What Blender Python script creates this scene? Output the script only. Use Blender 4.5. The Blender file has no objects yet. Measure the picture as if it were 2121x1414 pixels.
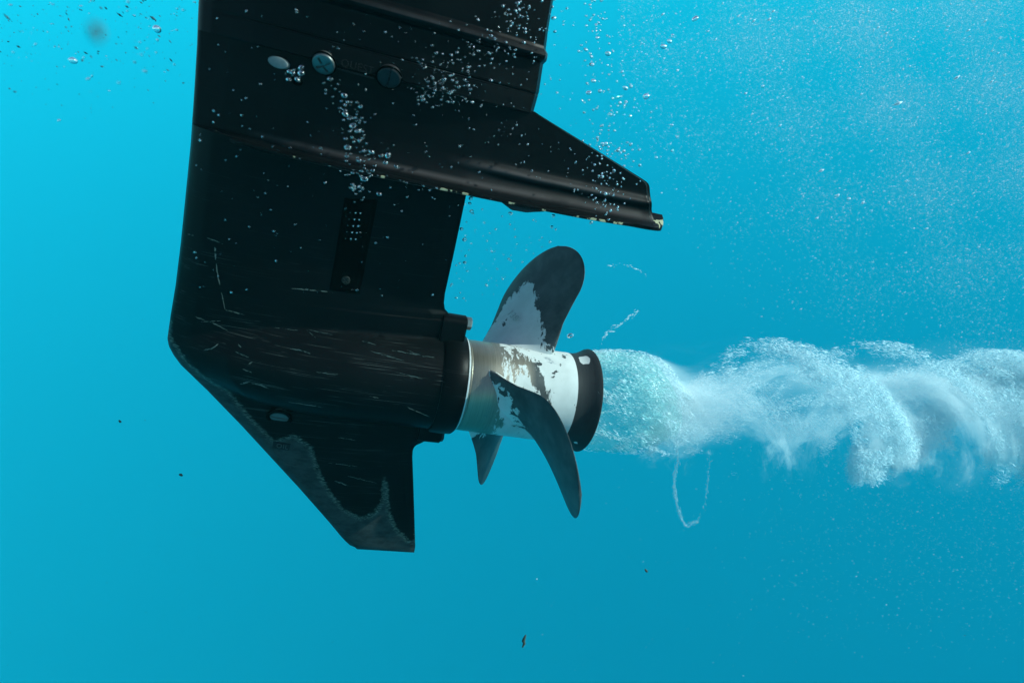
import bpy, bmesh, math, random
import numpy as np
from mathutils import Vector, Matrix, Euler

sc = bpy.context.scene
COL = sc.collection
R = math.radians
rng = np.random.default_rng(7)
random.seed(7)

# ---------------------------------------------------------------- camera
PITCH = R(27.5)
CAM = Vector((0.0, 0.0, -0.36))
FPX, CX, CY = 1407.2, 1060.5, 707.0          # focal length and centre, in pixels of a 2121 wide picture
cam_data = bpy.data.cameras.new("camera")
cam_data.sensor_width = 36
cam_data.lens = FPX / 2121 * 36
cam_data.clip_start = 0.01
cam_data.clip_end = 3000
cam = bpy.data.objects.new("camera", cam_data)
cam.location = CAM
cam.rotation_euler = (math.pi / 2 - PITCH, 0, 0)
COL.objects.link(cam)
sc.camera = cam
cam_data.dof.use_dof = True
cam_data.dof.focus_distance = 0.74
cam_data.dof.aperture_fstop = 6.3

CB = np.array([[1, 0, 0], [0, math.sin(PITCH), math.cos(PITCH)], [0, math.cos(PITCH), -math.sin(PITCH)]]).T   # columns right, up, forward
CAMN = np.array(CAM)

# motor frame: x aft along the propeller shaft, y away to starboard, z up the leg
MM = np.array([[0.9501, -0.2048, 0.2353], [-0.1442, 0.3806, 0.9134], [0.2767, 0.9018, -0.332]])
P0 = np.array([0.0105, -0.0566, 0.7609])
MW = CB @ MM                                   # motor -> world
MP = CAMN + CB @ P0
u_, s_, vt_ = np.linalg.svd(MW)
MW = u_ @ vt_


def unproj(px, py, yy=0.0):
    """where the sight line through a pixel meets the plane y = yy of the motor"""
    d = np.array([(px - CX) / FPX, -(py - CY) / FPX, 1.0])
    n = MM[:, 1]
    t = (yy + P0.dot(n)) / d.dot(n)
    return (d * t - P0) @ MM


def at(px, py, dist):
    d = np.array([(px - CX) / FPX, -(py - CY) / FPX, 1.0]) * dist
    return CAMN + CB @ d


# ---------------------------------------------------------------- light
SUN_M = np.array([0.92, -0.24, 0.88])          # towards the sun, in the motor frame
sun_dir = MW @ (SUN_M / np.linalg.norm(SUN_M))
elev = math.asin(sun_dir[2])
azim = math.atan2(sun_dir[0], sun_dir[1])      # from +y clockwise towards +x
world = bpy.data.worlds.new("World")
sc.world = world
world.use_nodes = True
wn = world.node_tree
wn.nodes.clear()
sky = wn.nodes.new("ShaderNodeTexSky")
sky.sky_type = 'NISHITA'
sky.sun_disc = False
sky.sun_elevation = elev
sky.sun_rotation = azim
bg = wn.nodes.new("ShaderNodeBackground")
bg.inputs[1].default_value = 0.15
wo = wn.nodes.new("ShaderNodeOutputWorld")
wn.links.new(sky.outputs[0], bg.inputs[0])
wn.links.new(bg.outputs[0], wo.inputs[0])
sl = bpy.data.lights.new("sun", 'SUN')
sl.energy = 5.0
sl.angle = R(0.5)
sl.color = (1.0, 0.96, 0.9)
so = bpy.data.objects.new("sun", sl)
so.rotation_euler = Vector(sun_dir).to_track_quat('Z', 'Y').to_euler()
so.location = Vector(sun_dir) * 5
COL.objects.link(so)

sc.view_settings.view_transform = 'Standard'
sc.view_settings.look = 'None'
sc.view_settings.exposure = 0.35
sc.view_settings.gamma = 1.0
sc.render.engine = 'CYCLES'
cy = sc.cycles
cy.use_denoising = True
cy.max_bounces = 14
cy.diffuse_bounces = 9
cy.glossy_bounces = 3
cy.transmission_bounces = 8
cy.transparent_max_bounces = 24
cy.volume_bounces = 6
cy.volume_step_rate = 0.1
cy.volume_max_steps = 256
cy.sample_clamp_indirect = 0.0
cy.caustics_reflective = False
cy.caustics_refractive = False


# ---------------------------------------------------------------- material helpers
class NT:
    def __init__(self, name):
        self.m = bpy.data.materials.new(name)
        self.m.use_nodes = True
        self.t = self.m.node_tree
        self.t.nodes.clear()
        self.out = self.n('ShaderNodeOutputMaterial')

    def n(self, typ, **kw):
        x = self.t.nodes.new(typ)
        for k, v in kw.items():
            setattr(x, k, v)
        return x

    def set(self, sock, v):
        if isinstance(v, bpy.types.NodeSocket):
            self.t.links.new(v, sock)
        elif v is not None:
            if sock.type == 'RGBA' and len(v) == 3:
                v = (*v, 1)
            sock.default_value = v

    def math(self, op, a, b=None, c=None, clamp=False):
        x = self.n('ShaderNodeMath', operation=op, use_clamp=clamp)
        for s, v in zip(x.inputs, (a, b, c)):
            self.set(s, v)
        return x.outputs[0]

    def mix(self, f, a, b):
        x = self.n('ShaderNodeMix', data_type='RGBA')
        self.set(x.inputs[0], f)
        self.set(x.inputs[6], a)
        self.set(x.inputs[7], b)
        return x.outputs[2]

    def step(self, v, lo, hi):
        x = self.n('ShaderNodeMapRange', interpolation_type='SMOOTHSTEP')
        self.set(x.inputs[0], v)
        self.set(x.inputs[1], lo)
        self.set(x.inputs[2], hi)
        return x.outputs[0]

    def coord(self, scale=(1, 1, 1), rot=(0, 0, 0), loc=(0, 0, 0), src='Object'):
        tc = self.n('ShaderNodeTexCoord')
        mp = self.n('ShaderNodeMapping')
        self.t.links.new(tc.outputs[src], mp.inputs[0])
        mp.inputs['Scale'].default_value = scale
        mp.inputs['Rotation'].default_value = rot
        mp.inputs['Location'].default_value = loc
        return mp.outputs[0]

    def noise(self, vec, scale, detail=3, rough=0.5, dist=0.0):
        x = self.n('ShaderNodeTexNoise')
        self.t.links.new(vec, x.inputs['Vector'])
        x.inputs['Scale'].default_value = scale
        x.inputs['Detail'].default_value = detail
        x.inputs['Roughness'].default_value = rough
        x.inputs['Distortion'].default_value = dist
        return x.outputs[0]

    def attr(self, name):
        x = self.n('ShaderNodeAttribute', attribute_name=name)
        return x.outputs['Fac']

    def bump(self, h, strength=0.3, dist=0.001):
        x = self.n('ShaderNodeBump')
        self.set(x.inputs['Height'], h)
        x.inputs['Strength'].default_value = strength
        x.inputs['Distance'].default_value = dist
        return x.outputs[0]

    def bsdf(self, color, rough, metal=0.0, normal=None, spec=0.5, coat=0.0):
        b = self.n('ShaderNodeBsdfPrincipled')
        self.set(b.inputs['Base Color'], color)
        self.set(b.inputs['Roughness'], rough)
        self.set(b.inputs['Metallic'], metal)
        self.set(b.inputs['Specular IOR Level'], spec)
        self.set(b.inputs['Coat Weight'], coat)
        if normal is not None:
            self.set(b.inputs['Normal'], normal)
        self.t.links.new(b.outputs[0], self.out.inputs['Surface'])
        return b


def mat_black_paint():
    m = NT('black_paint')
    big = m.noise(m.coord(), 14, 4, 0.6)
    fine = m.noise(m.coord(), 900, 2, 0.6)
    # hair scratches that run with the water flow
    lines = None
    for k, (sx, sz, rot, lo) in enumerate(((7, 1300, 4, 0.665), (5, 1600, -4, 0.67), (16, 1200, 12, 0.685), (34, 1000, -19, 0.70), (45, 900, 41, 0.715), (12, 2100, 2, 0.655), (60, 800, -64, 0.725))):
        v = m.noise(m.coord((sx, 60, sz), rot=(0, R(rot), 0), loc=(k * 1.7, k, k * 2.3)), 1.0, 2, 0.5)
        v = m.step(v, lo + 0.012, lo + 0.075)
        lines = v if lines is None else m.math('MAXIMUM', lines, v)
    scr = lines
    area = m.attr('scuff')
    clump = m.noise(m.coord((9, 9, 26), loc=(2, 0, 5)), 1.0, 4, 0.65)
    scr = m.math('MULTIPLY', scr, m.math('MULTIPLY', area, m.step(clump, 0.43, 0.62)))
    # primer shows where the paint has worn away
    rag = m.noise(m.coord((90, 90, 420)), 1.0, 6, 0.8)
    rag2 = m.noise(m.coord((260, 300, 1300)), 1.0, 4, 0.7)
    w = m.math('ADD', m.attr('wear'), m.math('MULTIPLY', m.math('SUBTRACT', rag, 0.5), 0.55))
    worn = m.math('MULTIPLY', m.step(w, 0.40, 0.60), m.math('MULTIPLY_ADD', m.step(m.noise(m.coord((70, 70, 160)), 1.0, 5, 0.7), 0.3, 0.65), 0.55, 0.45))
    lip = m.math('MULTIPLY', m.step(w, 0.40, 0.48), m.math('SUBTRACT', 1.0, m.step(w, 0.50, 0.66)))
    lip = m.math('MULTIPLY', lip, m.step(rag2, 0.44, 0.62))
    base = m.mix(m.step(big, 0.3, 0.75), (0.0016, 0.0020, 0.0023), (0.0026, 0.0034, 0.0040))
    base = m.mix(m.math('MULTIPLY', worn, 0.9), base, (0.036, 0.046, 0.046))
    base = m.mix(m.math('MULTIPLY', lip, 0.8), base, (0.13, 0.17, 0.14))
    base = m.mix(m.math('MULTIPLY', scr, 0.5), base, (0.17, 0.19, 0.175))
    base = m.mix(m.math('MULTIPLY', m.attr('mark'), m.step(m.noise(m.coord(), 260, 3, 0.7), 0.38, 0.52)), base, (0.115, 0.135, 0.12))
    base = m.mix(m.math('MULTIPLY', m.attr('ridge_light'), m.step(big, 0.25, 0.6)), base, (0.044, 0.039, 0.039))  # painted sun highlight: lighter base colour along the ridge crests
    # chipped edges, pale alloy
    ch = m.noise(m.coord((70, 40, 40), loc=(1.3, 0, 0)), 1.0, 3, 0.6)
    ca = m.attr('chip')
    chip = m.math('MULTIPLY', m.math('MINIMUM', ca, 1.0), m.step(m.math('ADD', ch, m.math('MULTIPLY', m.math('SUBTRACT', ca, 1.0), 0.3)), 0.60, 0.615))
    base = m.mix(chip, base, (0.27, 0.27, 0.17))
    rough = m.math('ADD', 0.30, m.math('MULTIPLY', big, 0.2))
    nrm = m.bump(m.math('ADD', m.math('MULTIPLY', fine, 0.5), m.math('MULTIPLY', scr, -0.6)), 0.22, 0.0004)
    m.bsdf(base, rough, 0.0, nrm, 0.06)
    return m.m


def mat_prop_paint():
    """white antifouling paint, flaked off to dark alloy; attribute paint says where it has held"""
    m = NT('flaked_white_paint')
    a = m.attr('paint')
    n1 = m.noise(m.coord((120, 50, 60)), 1.0, 5, 0.75, 0.6)
    n2 = m.noise(m.coord((420, 90, 90), loc=(2, 5, 1)), 1.0, 4, 0.65)
    mid = m.noise(m.coord((1, 0.7, 0.7), loc=(0.3, 0.1, 0.7)), 75, 4, 0.65, 0.5)
    v = m.math('ADD', a, m.math('MULTIPLY', m.math('SUBTRACT', n1, 0.5), 1.15))
    v = m.math('ADD', v, m.math('MULTIPLY', m.math('SUBTRACT', n2, 0.5), 0.35))
    v = m.math('SUBTRACT', v, m.math('MULTIPLY', m.step(mid, 0.575, 0.64), 0.5))
    held = m.step(v, 0.47, 0.53)
    tone = m.noise(m.coord(), 40, 4, 0.6)
    white = m.mix(m.step(tone, 0.3, 0.7), (0.44, 0.46, 0.45), (0.52, 0.54, 0.53))
    dark = m.mix(m.step(tone, 0.35, 0.7), (0.040, 0.046, 0.048), (0.075, 0.082, 0.082))
    brush = m.noise(m.coord((900, 30, 30)), 1.0, 3, 0.6)
    metal = m.attr('metal')
    dark = m.mix(metal, dark, m.mix(brush, (0.16, 0.14, 0.11), (0.34, 0.31, 0.26)))
    col = m.mix(held, dark, white)
    rough = m.math('ADD', 0.42, m.math('MULTIPLY', held, 0.15))
    met = m.math('MULTIPLY', m.math('MULTIPLY', metal, m.math('SUBTRACT', 1.0, held)), 0.7)
    nrm = m.bump(m.math('ADD', held, m.math('MULTIPLY', tone, 0.4)), 0.35, 0.0005)
    m.bsdf(col, rough, met, nrm, 0.1)
    return m.m


def mat_brushed():
    m = NT('brushed_alloy')
    n = m.noise(m.coord((900, 30, 30)), 1.0, 3, 0.6)
    st = m.noise(m.coord((60, 60, 60)), 1.0, 4, 0.6)
    col = m.mix(n, (0.17, 0.15, 0.115), (0.33, 0.30, 0.24))
    col = m.mix(m.step(st, 0.5, 0.75), col, (0.20, 0.20, 0.18))
    m.bsdf(col, 0.38, 0.75, m.bump(n, 0.15, 0.0003))
    return m.m


def mat_steel(name='stainless_steel', tint=(0.62, 0.63, 0.60), rough=0.28):
    m = NT(name)
    n = m.noise(m.coord(), 600, 3, 0.6)
    col = m.mix(n, tuple(c * 0.6 for c in tint), tint)
    m.bsdf(col, rough, 0.85, m.bump(n, 0.3, 0.0004))
    return m.m


def mat_rubber():
    m = NT('worn_black_ring')
    n = m.noise(m.coord((40, 120, 120)), 1.0, 4, 0.6, 0.3)
    f = m.noise(m.coord((600, 40, 40)), 1.0, 2, 0.5)
    a = m.attr('paint')
    v = m.math('ADD', a, m.math('MULTIPLY', m.math('SUBTRACT', n, 0.5), 0.5))
    held = m.step(v, 0.48, 0.54)
    dark = m.mix(f, (0.018, 0.020, 0.022), (0.034, 0.036, 0.037))
    col = m.mix(held, dark, (0.46, 0.48, 0.47))
    m.bsdf(col, 0.5, 0.0, m.bump(f, 0.2, 0.0004), 0.1)
    return m.m


def mat_plain(name, col, rough=0.5, metal=0.0, scale=300, spec=0.1):
    m = NT(name)
    n = m.noise(m.coord(), scale, 3, 0.6)
    c = m.mix(n, tuple(x * 0.7 for x in col), tuple(min(1, x * 1.25) for x in col))
    m.bsdf(c, rough, metal, m.bump(n, 0.2, 0.0004), spec)
    return m.m


def mat_bubble():
    m = NT('air_bubble')
    g = m.n('ShaderNodeBsdfGlass')
    g.inputs['Roughness'].default_value = 0.03
    g.inputs['IOR'].default_value = 0.75
    g.inputs['Color'].default_value = (0.97, 0.99, 1, 1)
    s = m.n('ShaderNodeBsdfAnisotropic')
    s.inputs['Color'].default_value = (1, 1, 1, 1)
    s.inputs['Roughness'].default_value = 0.16
    lw = m.n('ShaderNodeLayerWeight')
    lw.inputs[0].default_value = 0.25
    mx = m.n('ShaderNodeMixShader')
    m.set(mx.inputs[0], m.math('MULTIPLY', lw.outputs['Facing'], 0.35, clamp=True))
    m.t.links.new(g.outputs[0], mx.inputs[1])
    m.t.links.new(s.outputs[0], mx.inputs[2])
    m.t.links.new(mx.outputs[0], m.out.inputs['Surface'])
    return m.m


def mat_foam(name='foam_white', col=(0.80, 0.95, 0.99), trans=0.0):
    m = NT(name)
    d = m.n('ShaderNodeBsdfDiffuse')
    d.inputs[0].default_value = (*col, 1)
    t = m.n('ShaderNodeBsdfTranslucent')
    t.inputs[0].default_value = (*col, 1)
    mx = m.n('ShaderNodeMixShader')
    mx.inputs[0].default_value = 0.45
    m.t.links.new(d.outputs[0], mx.inputs[1])
    m.t.links.new(t.outputs[0], mx.inputs[2])
    last = mx.outputs[0]
    if trans > 0:
        tr = m.n('ShaderNodeBsdfTransparent')
        m2 = m.n('ShaderNodeMixShader')
        m2.inputs[0].default_value = trans
        m.t.links.new(last, m2.inputs[1])
        m.t.links.new(tr.outputs[0], m2.inputs[2])
        last = m2.outputs[0]
    m.t.links.new(last, m.out.inputs['Surface'])
    return m.m


def mat_water():
    m = NT('clear_blue_water')
    s = m.n('ShaderNodeVolumeScatter')
    s.inputs['Color'].default_value = (0.16, 0.83, 0.86, 1)
    s.inputs['Density'].default_value = 0.0074
    s.inputs['Anisotropy'].default_value = -0.19
    a = m.n('ShaderNodeVolumeAbsorption')
    # absorption coefficient = (1 - colour) * density
    a.inputs['Color'].default_value = (0.0, 0.9660, 0.9815, 1)
    a.inputs['Density'].default_value = 0.13
    ad = m.n('ShaderNodeAddShader')
    m.t.links.new(s.outputs[0], ad.inputs[0])
    m.t.links.new(a.outputs[0], ad.inputs[1])
    m.t.links.new(ad.outputs[0], m.out.inputs['Volume'])
    m.m.cycles.homogeneous_volume = True
    return m.m


BLACK = mat_black_paint()
PROP = mat_prop_paint()
BRUSH = mat_brushed()
STEEL = mat_steel('dull_stainless', (0.17, 0.19, 0.185), 0.45)
RUBBER = mat_rubber()
DARKBOLT = mat_plain('dark_bolt', (0.03, 0.032, 0.034), 0.45, 0.4)
GRILLE = mat_plain('dark_plastic_grille', (0.0006, 0.0007, 0.0008), 0.5, 0.0, 300, 0.01)
GASKET = mat_plain('pale_thrust_washer', (0.62, 0.64, 0.62), 0.35, 0.4)
STAMP = mat_plain('stamped_recess', (0.012, 0.014, 0.015), 0.6)
EMBOSS = mat_plain('raised_black_paint', (0.013, 0.012, 0.012), 0.4)
BUBBLE = mat_bubble()
FOAM = mat_foam()
FLECK = mat_foam('fine_bubble_white', (0.72, 0.80, 0.84))
THREAD = mat_foam('thin_thread_air', (0.85, 0.97, 1.0), 0.5)
DEBRIS = mat_plain('dark_plankton', (0.05, 0.06, 0.05), 0.8)


# ---------------------------------------------------------------- object helpers
def link(name, me, mat=None, parent=None, smooth=None):
    o = bpy.data.objects.new(name, me)
    COL.objects.link(o)
    if mat is not None:
        me.materials.append(mat)
    if parent is not None:
        o.parent = parent
    if smooth is not None:
        for p in me.polygons:
            p.use_smooth = True
        me.set_sharp_from_angle(angle=R(smooth))
    return o


def tag(o, label=None, cat=None, group=None, kind=None):
    if label: o['label'] = label
    if cat: o['category'] = cat
    if group: o['group'] = group
    if kind: o['kind'] = kind
    return o


def mesh(name, V, Fc, attrs=None, fixn=True):
    me = bpy.data.meshes.new(name)
    me.from_pydata([tuple(v) for v in V], [], [tuple(f) for f in Fc])
    if attrs:
        for k, v in attrs.items():
            at_ = me.attributes.new(k, 'FLOAT', 'POINT')
            at_.data.foreach_set('value', np.asarray(v, np.float32))
    if fixn:
        bm = bmesh.new()
        bm.from_mesh(me)
        bmesh.ops.recalc_face_normals(bm, faces=bm.faces)
        bm.to_mesh(me)
        bm.free()
    me.update()
    return me


def slab(zs, xl, xt, hf, nx=110, power=1.0):
    """solid whose two faces are the height fields y = -h and y = +h over the outline xl(z)..xt(z)"""
    zs = np.asarray(zs)
    t = 0.5 - 0.5 * np.cos(np.linspace(0, math.pi, nx))
    t = 0.5 * t + 0.5 * np.linspace(0, 1, nx)
    XL, XT = xl(zs), xt(zs)
    X = XL[:, None] + (XT - XL)[:, None] * t[None]
    Z = np.repeat(zs[:, None], nx, 1)
    H = hf(X, Z, np.repeat(t[None], len(zs), 0))
    V = np.concatenate([np.stack([X, -H, Z], -1).reshape(-1, 3), np.stack([X, H, Z], -1).reshape(-1, 3)])
    n = len(zs)
    N = n * nx
    idx = lambda i, j: i * nx + j
    Fc = []
    for i in range(n - 1):
        for j in range(nx - 1):
            a, b, c, d = idx(i, j), idx(i, j + 1), idx(i + 1, j + 1), idx(i + 1, j)
            Fc.append((a, b, c, d))
            Fc.append((N + d, N + c, N + b, N + a))
    for i in range(n - 1):
        for j in (0, nx - 1):
            a, d = idx(i, j), idx(i + 1, j)
            Fc.append((a, d, N + d, N + a))
    for j in range(nx - 1):
        for i in (0, n - 1):
            a, b = idx(i, j), idx(i, j + 1)
            Fc.append((a, b, N + b, N + a))
    return V, Fc


def lathe(prof, nseg=96, closed=False):
    """revolve (x, r) pairs about the shaft; returns V, F"""
    prof = list(prof)
    V, Fc = [], []
    for x, r in prof:
        for k in range(nseg):
            a = 2 * math.pi * k / nseg
            V.append((x, r * math.sin(a), r * math.cos(a)))
    m = len(prof)
    for i in range(m - 1 + (1 if closed else 0)):
        for k in range(nseg):
            i2 = (i + 1) % m
            Fc.append((i * nseg + k, i * nseg + (k + 1) % nseg, i2 * nseg + (k + 1) % nseg, i2 * nseg + k))
    return V, Fc


def poly_in(q, poly):
    x, y = q[..., 0], q[..., 1]
    c = np.zeros(x.shape, bool)
    for i in range(len(poly)):
        (x1, y1), (x2, y2) = poly[i], poly[(i + 1) % len(poly)]
        c ^= ((y1 > y) != (y2 > y)) & (x < (x2 - x1) * (y - y1) / (y2 - y1 + 1e-12) + x1)
    return c


def poly_dist(q, poly):
    """signed distance to a polygon, positive inside"""
    best = np.full(q.shape[:-1], 1e9)
    for i in range(len(poly)):
        a, b = np.array(poly[i], float), np.array(poly[(i + 1) % len(poly)], float)
        ab = b - a
        t = np.clip(((q - a) @ ab) / (ab @ ab), 0, 1)
        best = np.minimum(best, np.linalg.norm(q - (a + t[..., None] * ab), axis=-1))
    return np.where(poly_in(q, poly), best, -best)


def oct_cloud(P, D, L, Wd):
    """many small spindle shapes as one mesh: centres P, unit directions D, half lengths L, half widths Wd"""
    n = len(P)
    ref = np.where(np.abs(D[:, 2:3]) < 0.9, np.array([[0, 0, 1.0]]), np.array([[1.0, 0, 0]]))
    A = np.cross(D, ref)
    A /= np.linalg.norm(A, axis=1, keepdims=True)
    B = np.cross(D, A)
    L, Wd = L[:, None], Wd[:, None]
    V = np.stack([P + D * L, P - D * L, P + A * Wd, P - A * Wd, P + B * Wd, P - B * Wd], 1).reshape(-1, 3)
    tri = np.array([[0, 2, 4], [0, 4, 3], [0, 3, 5], [0, 5, 2], [1, 4, 2], [1, 3, 4], [1, 5, 3], [1, 2, 5]])
    T = (np.arange(n)[:, None, None] * 6 + tri[None]).reshape(-1)
    me = bpy.data.meshes.new('flecks')
    me.vertices.add(n * 6)
    me.vertices.foreach_set('co', V.astype(np.float32).ravel())
    me.loops.add(len(T))
    me.loops.foreach_set('vertex_index', T.astype(np.int32))
    me.polygons.add(n * 8)
    me.polygons.foreach_set('loop_start', np.arange(n * 8, dtype=np.int32) * 3)
    me.polygons.foreach_set('use_smooth', np.ones(n * 8, bool))
    me.update(calc_edges=True)
    me.validate()
    return me


# ---------------------------------------------------------------- water, the whole setting
def build_water():
    V = [(x, y, z) for z in (-500, 0) for y in (-600, 600) for x in (-600, 600)]
    Fc = [(0, 2, 3, 1), (4, 5, 7, 6), (0, 1, 5, 4), (2, 6, 7, 3), (0, 4, 6, 2), (1, 3, 7, 5)]
    o = link('water', mesh('water', V, Fc), mat_water())
    tag(o, 'clear bright blue sea water all around the outboard motor', kind='structure')


build_water()

# ---------------------------------------------------------------- the outboard motor
motor = bpy.data.objects.new('outboard_motor', None)
COL.objects.link(motor)
motor.matrix_world = Matrix([[*MW[0], MP[0]], [*MW[1], MP[1]], [*MW[2], MP[2]], [0, 0, 0, 1]])
tag(motor, 'black scratched outboard motor leg with a flaked white propeller, running under water', 'outboard motor')


def line_of(px):
    q = np.array([unproj(*p)[[0, 2]] for p in px])
    o = np.argsort(q[:, 1])
    q = q[o]
    return lambda z: np.interp(z, q[:, 1], q[:, 0])


LEAD = line_of([(412, 0), (408, 100), (402, 200), (395, 300), (385, 400), (375, 500), (364, 590), (354, 650), (347, 700), (350, 716),
                (360, 735), (375, 755), (430, 808), (500, 880), (560, 945), (620, 1010), (680, 1078), (705, 1108), (715, 1119), (725, 1128), (740, 1134)])
TRAIL = line_of([(965, 401), (940, 520), (921, 606), (919, 625), (921, 640), (930, 650)])
SKT = line_of([(893, 905), (870, 917), (860, 921), (855, 930), (854, 945), (856, 1000), (858, 1060), (860, 1130), (858, 1142)])
ZB = unproj(858, 1143)[2]
ZB0 = unproj(735, 1133)[2]


def xl_low(z): return LEAD(z)


def xt_low(z):
    z = np.asarray(z)
    f = np.where(z > 0.072, TRAIL(z), np.where(z < -0.058, SKT(z), -0.088))
    return f


def foil(u, te=0.10, e=0.5):
    return np.clip(2.6 * np.sqrt(np.clip(u, 0, 1)) * (1 - u), 0, 1) + te * u


RT = 0.0515


def torpedo_r(x):
    u = np.clip((-0.17 - x) / 0.195, 0, 1)
    return RT * np.clip(1 - u ** 2.0, 0, 1) ** 0.62


def h_low(X, Z, T):
    tm = np.interp(Z, [ZB, -0.20, -0.10, -0.05, 0.03, 0.09, 0.16, 0.215], [0.0035, 0.0055, 0.010, 0.014, 0.022, 0.026, 0.029, 0.034])
    te = np.interp(Z, [ZB, -0.05, 0.05, 0.21], [0.25, 0.2, 0.16, 0.16])
    hs = tm * (foil(T) * (1 - te) + te * np.clip(T * 12, 0, 1) * np.clip((1 - T) * 14, 0.15, 1))
    ht = np.sqrt(np.clip(torpedo_r(X) ** 2 - Z ** 2, 0, None))
    ht = ht * np.clip(T / 0.22, 0, 1) ** 0.55
    p = 2.6
    h = (hs ** p + ht ** p) ** (1 / p)
    b = np.clip((Z - ZB) / 0.008, 0, 1)
    h = h * np.sqrt(np.clip(1 - (1 - b) ** 2, 0.02, 1))
    h = h * np.sqrt(np.clip(1 - (1 - np.clip(T / 0.012, 0, 1)) ** 2, 0.03, 1))
    return np.maximum(h, 0.0006)


zs = np.unique(np.concatenate([np.linspace(ZB, -0.075, 60), np.linspace(-0.075, -0.05, 30), np.linspace(-0.05, 0.07, 50),
                               np.linspace(0.07, 0.09, 22), np.linspace(0.09, 0.2135, 40)]))
V, Fc = slab(zs, xl_low, xt_low, h_low, 130)

# where the skeg has lost its paint: everything outside the dark tongue that comes down from the torpedo
tongue = [(480, 800), (520, 855), (570, 905), (610, 890), (645, 915), (657, 955), (668, 985), (690, 1022), (715, 1050), (745, 1066), (775, 1058),
          (792, 1030), (795, 985), (800, 1000), (806, 1060), (820, 1090), (845, 1118), (862, 1120), (862, 930), (890, 905), (960, 880), (960, 600), (400, 600), (352, 640), (353, 690), (395, 740), (440, 775)]
tq = np.array([unproj(*p)[[0, 2]] for p in tongue])


def wear_of(V):
    d = poly_dist(V[:, [0, 2]], tq)
    w = np.clip(0.5 - d / 0.030, 0, 1)
    return np.where(V[:, 2] > 0.03, 0, w)


def scuff_of(V):
    z = V[:, 2]
    s = np.clip((0.075 - z) / 0.05, 0, 1) * np.clip((z + 0.11) / 0.06, 0.25, 1)
    return np.maximum(s, np.clip((-0.29 - V[:, 0]) / 0.06, 0, 1) * 0.5 * np.clip((0.14 - z) / 0.05, 0, 1)) + 0.16


def chip_zero(V): return np.zeros(len(V))


def lowpart(name, keep, parent):
    keepF = [f for f in Fc if keep(V[list(f), 2].mean(), V[list(f), 0].mean())]
    used = sorted({i for f in keepF for i in f})
    remap = {o: n for n, o in enumerate(used)}
    VV = V[used]
    ch = np.clip(1 - np.abs(VV[:, 1]) / 0.0016, 0, 1) * (VV[:, 0] < -0.2) * 0.9
    me = mesh(name, VV, [tuple(remap[i] for i in f) for f in keepF], {'wear': wear_of(VV), 'scuff': scuff_of(VV), 'chip': ch * (MARK[used] < 0.5), 'mark': MARK[used]})
    return link(name, me, BLACK, parent, 50)


SCR = [([(445, 511), (447, 538)], 2.6), ([(448, 545), (452, 574), (456, 590)], 1.6), ([(459, 605), (466, 641)], 1.3), ([(466, 641), (506, 652)], 1.6), ([(389, 485), (401, 488)], 1.6),
       ([(429, 493), (445, 498), (462, 506)], 1.3), ([(404, 655), (423, 663)], 1.6), ([(432, 664), (471, 684)], 1.6), ([(408, 667), (456, 664)], 1.1), ([(422, 725), (440, 721), (454, 711)], 2.2),
       ([(488, 728), (515, 740)], 2), ([(601, 722), (618, 724), (643, 732)], 2.2), ([(634, 682), (653, 698)], 1.4), ([(569, 678), (616, 684)], 1.2), ([(637, 682), (688, 693)], 1.1),
       ([(750, 706), (778, 713)], 1.6), ([(812, 725), (860, 734), (900, 740)], 3.0), ([(768, 727), (812, 739)], 1.6), ([(842, 724), (885, 742)], 1.4), ([(786, 733), (836, 746)], 1.3),
       ([(820, 770), (875, 784)], 1.4), ([(497, 795), (518, 790)], 2.6), ([(521, 793), (540, 797), (557, 805)], 2.2), ([(503, 764), (521, 771)], 2.2), ([(512, 756), (523, 749)], 2),
       ([(493, 712), (500, 719)], 2.2), ([(598, 832), (670, 843)], 1.3), ([(842, 842), (890, 863)], 1.6), ([(693, 995), (722, 1005)], 2.2), ([(720, 985), (780, 1000)], 1.1), ([(765, 820), (784, 824)], 1.5),
       ([(680, 958), (740, 965)], 1.2), ([(655, 770), (700, 776)], 1.2), ([(700, 905), (738, 912)], 1.2), ([(603, 597), (640, 600), (690, 605)], 2.0)]


def near_pt(px, py):
    yy = -0.03
    for _ in range(10):
        q = unproj(px, py, yy)
        u = (q[0] - float(xl_low(q[2]))) / (float(xt_low(q[2])) - float(xl_low(q[2])))
        yy = -float(h_low(np.array(q[0]), np.array(q[2]), np.array(min(max(u, 0.0), 1.0))))
    q = unproj(px, py, yy)
    return np.array([q[0], yy - 0.00025, q[2]])


nmain = len(V)
VL, r9 = list(map(tuple, V)), random.Random(4)
for pts, wd in SCR:
    n = 14
    P = []
    for i in range(n + 1):
        t = i / n * (len(pts) - 1)
        k = min(int(t), len(pts) - 2)
        f = t - k
        P.append(near_pt(pts[k][0] + (pts[k + 1][0] - pts[k][0]) * f + r9.gauss(0, 0.4), pts[k][1] + (pts[k + 1][1] - pts[k][1]) * f + r9.gauss(0, 0.35)))
    b0 = len(VL)
    for i, q in enumerate(P):
        d = P[min(i + 1, n)] - P[max(i - 1, 0)]
        side = np.cross(d, [0, 1, 0])
        side /= np.linalg.norm(side) + 1e-12
        hw = wd / 2 / 2000 * math.sin(math.pi * (i + 0.4) / (n + 0.8)) ** 0.5 * r9.uniform(0.55, 1.2)
        VL.append(tuple(q + side * hw)); VL.append(tuple(q - side * hw))
    for i in range(n):
        a = b0 + 2 * i
        Fc.append((a, a + 1, a + 3, a + 2))
V = np.array(VL)
MARK = np.zeros(len(V)); MARK[nmain:] = 1.0

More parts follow.
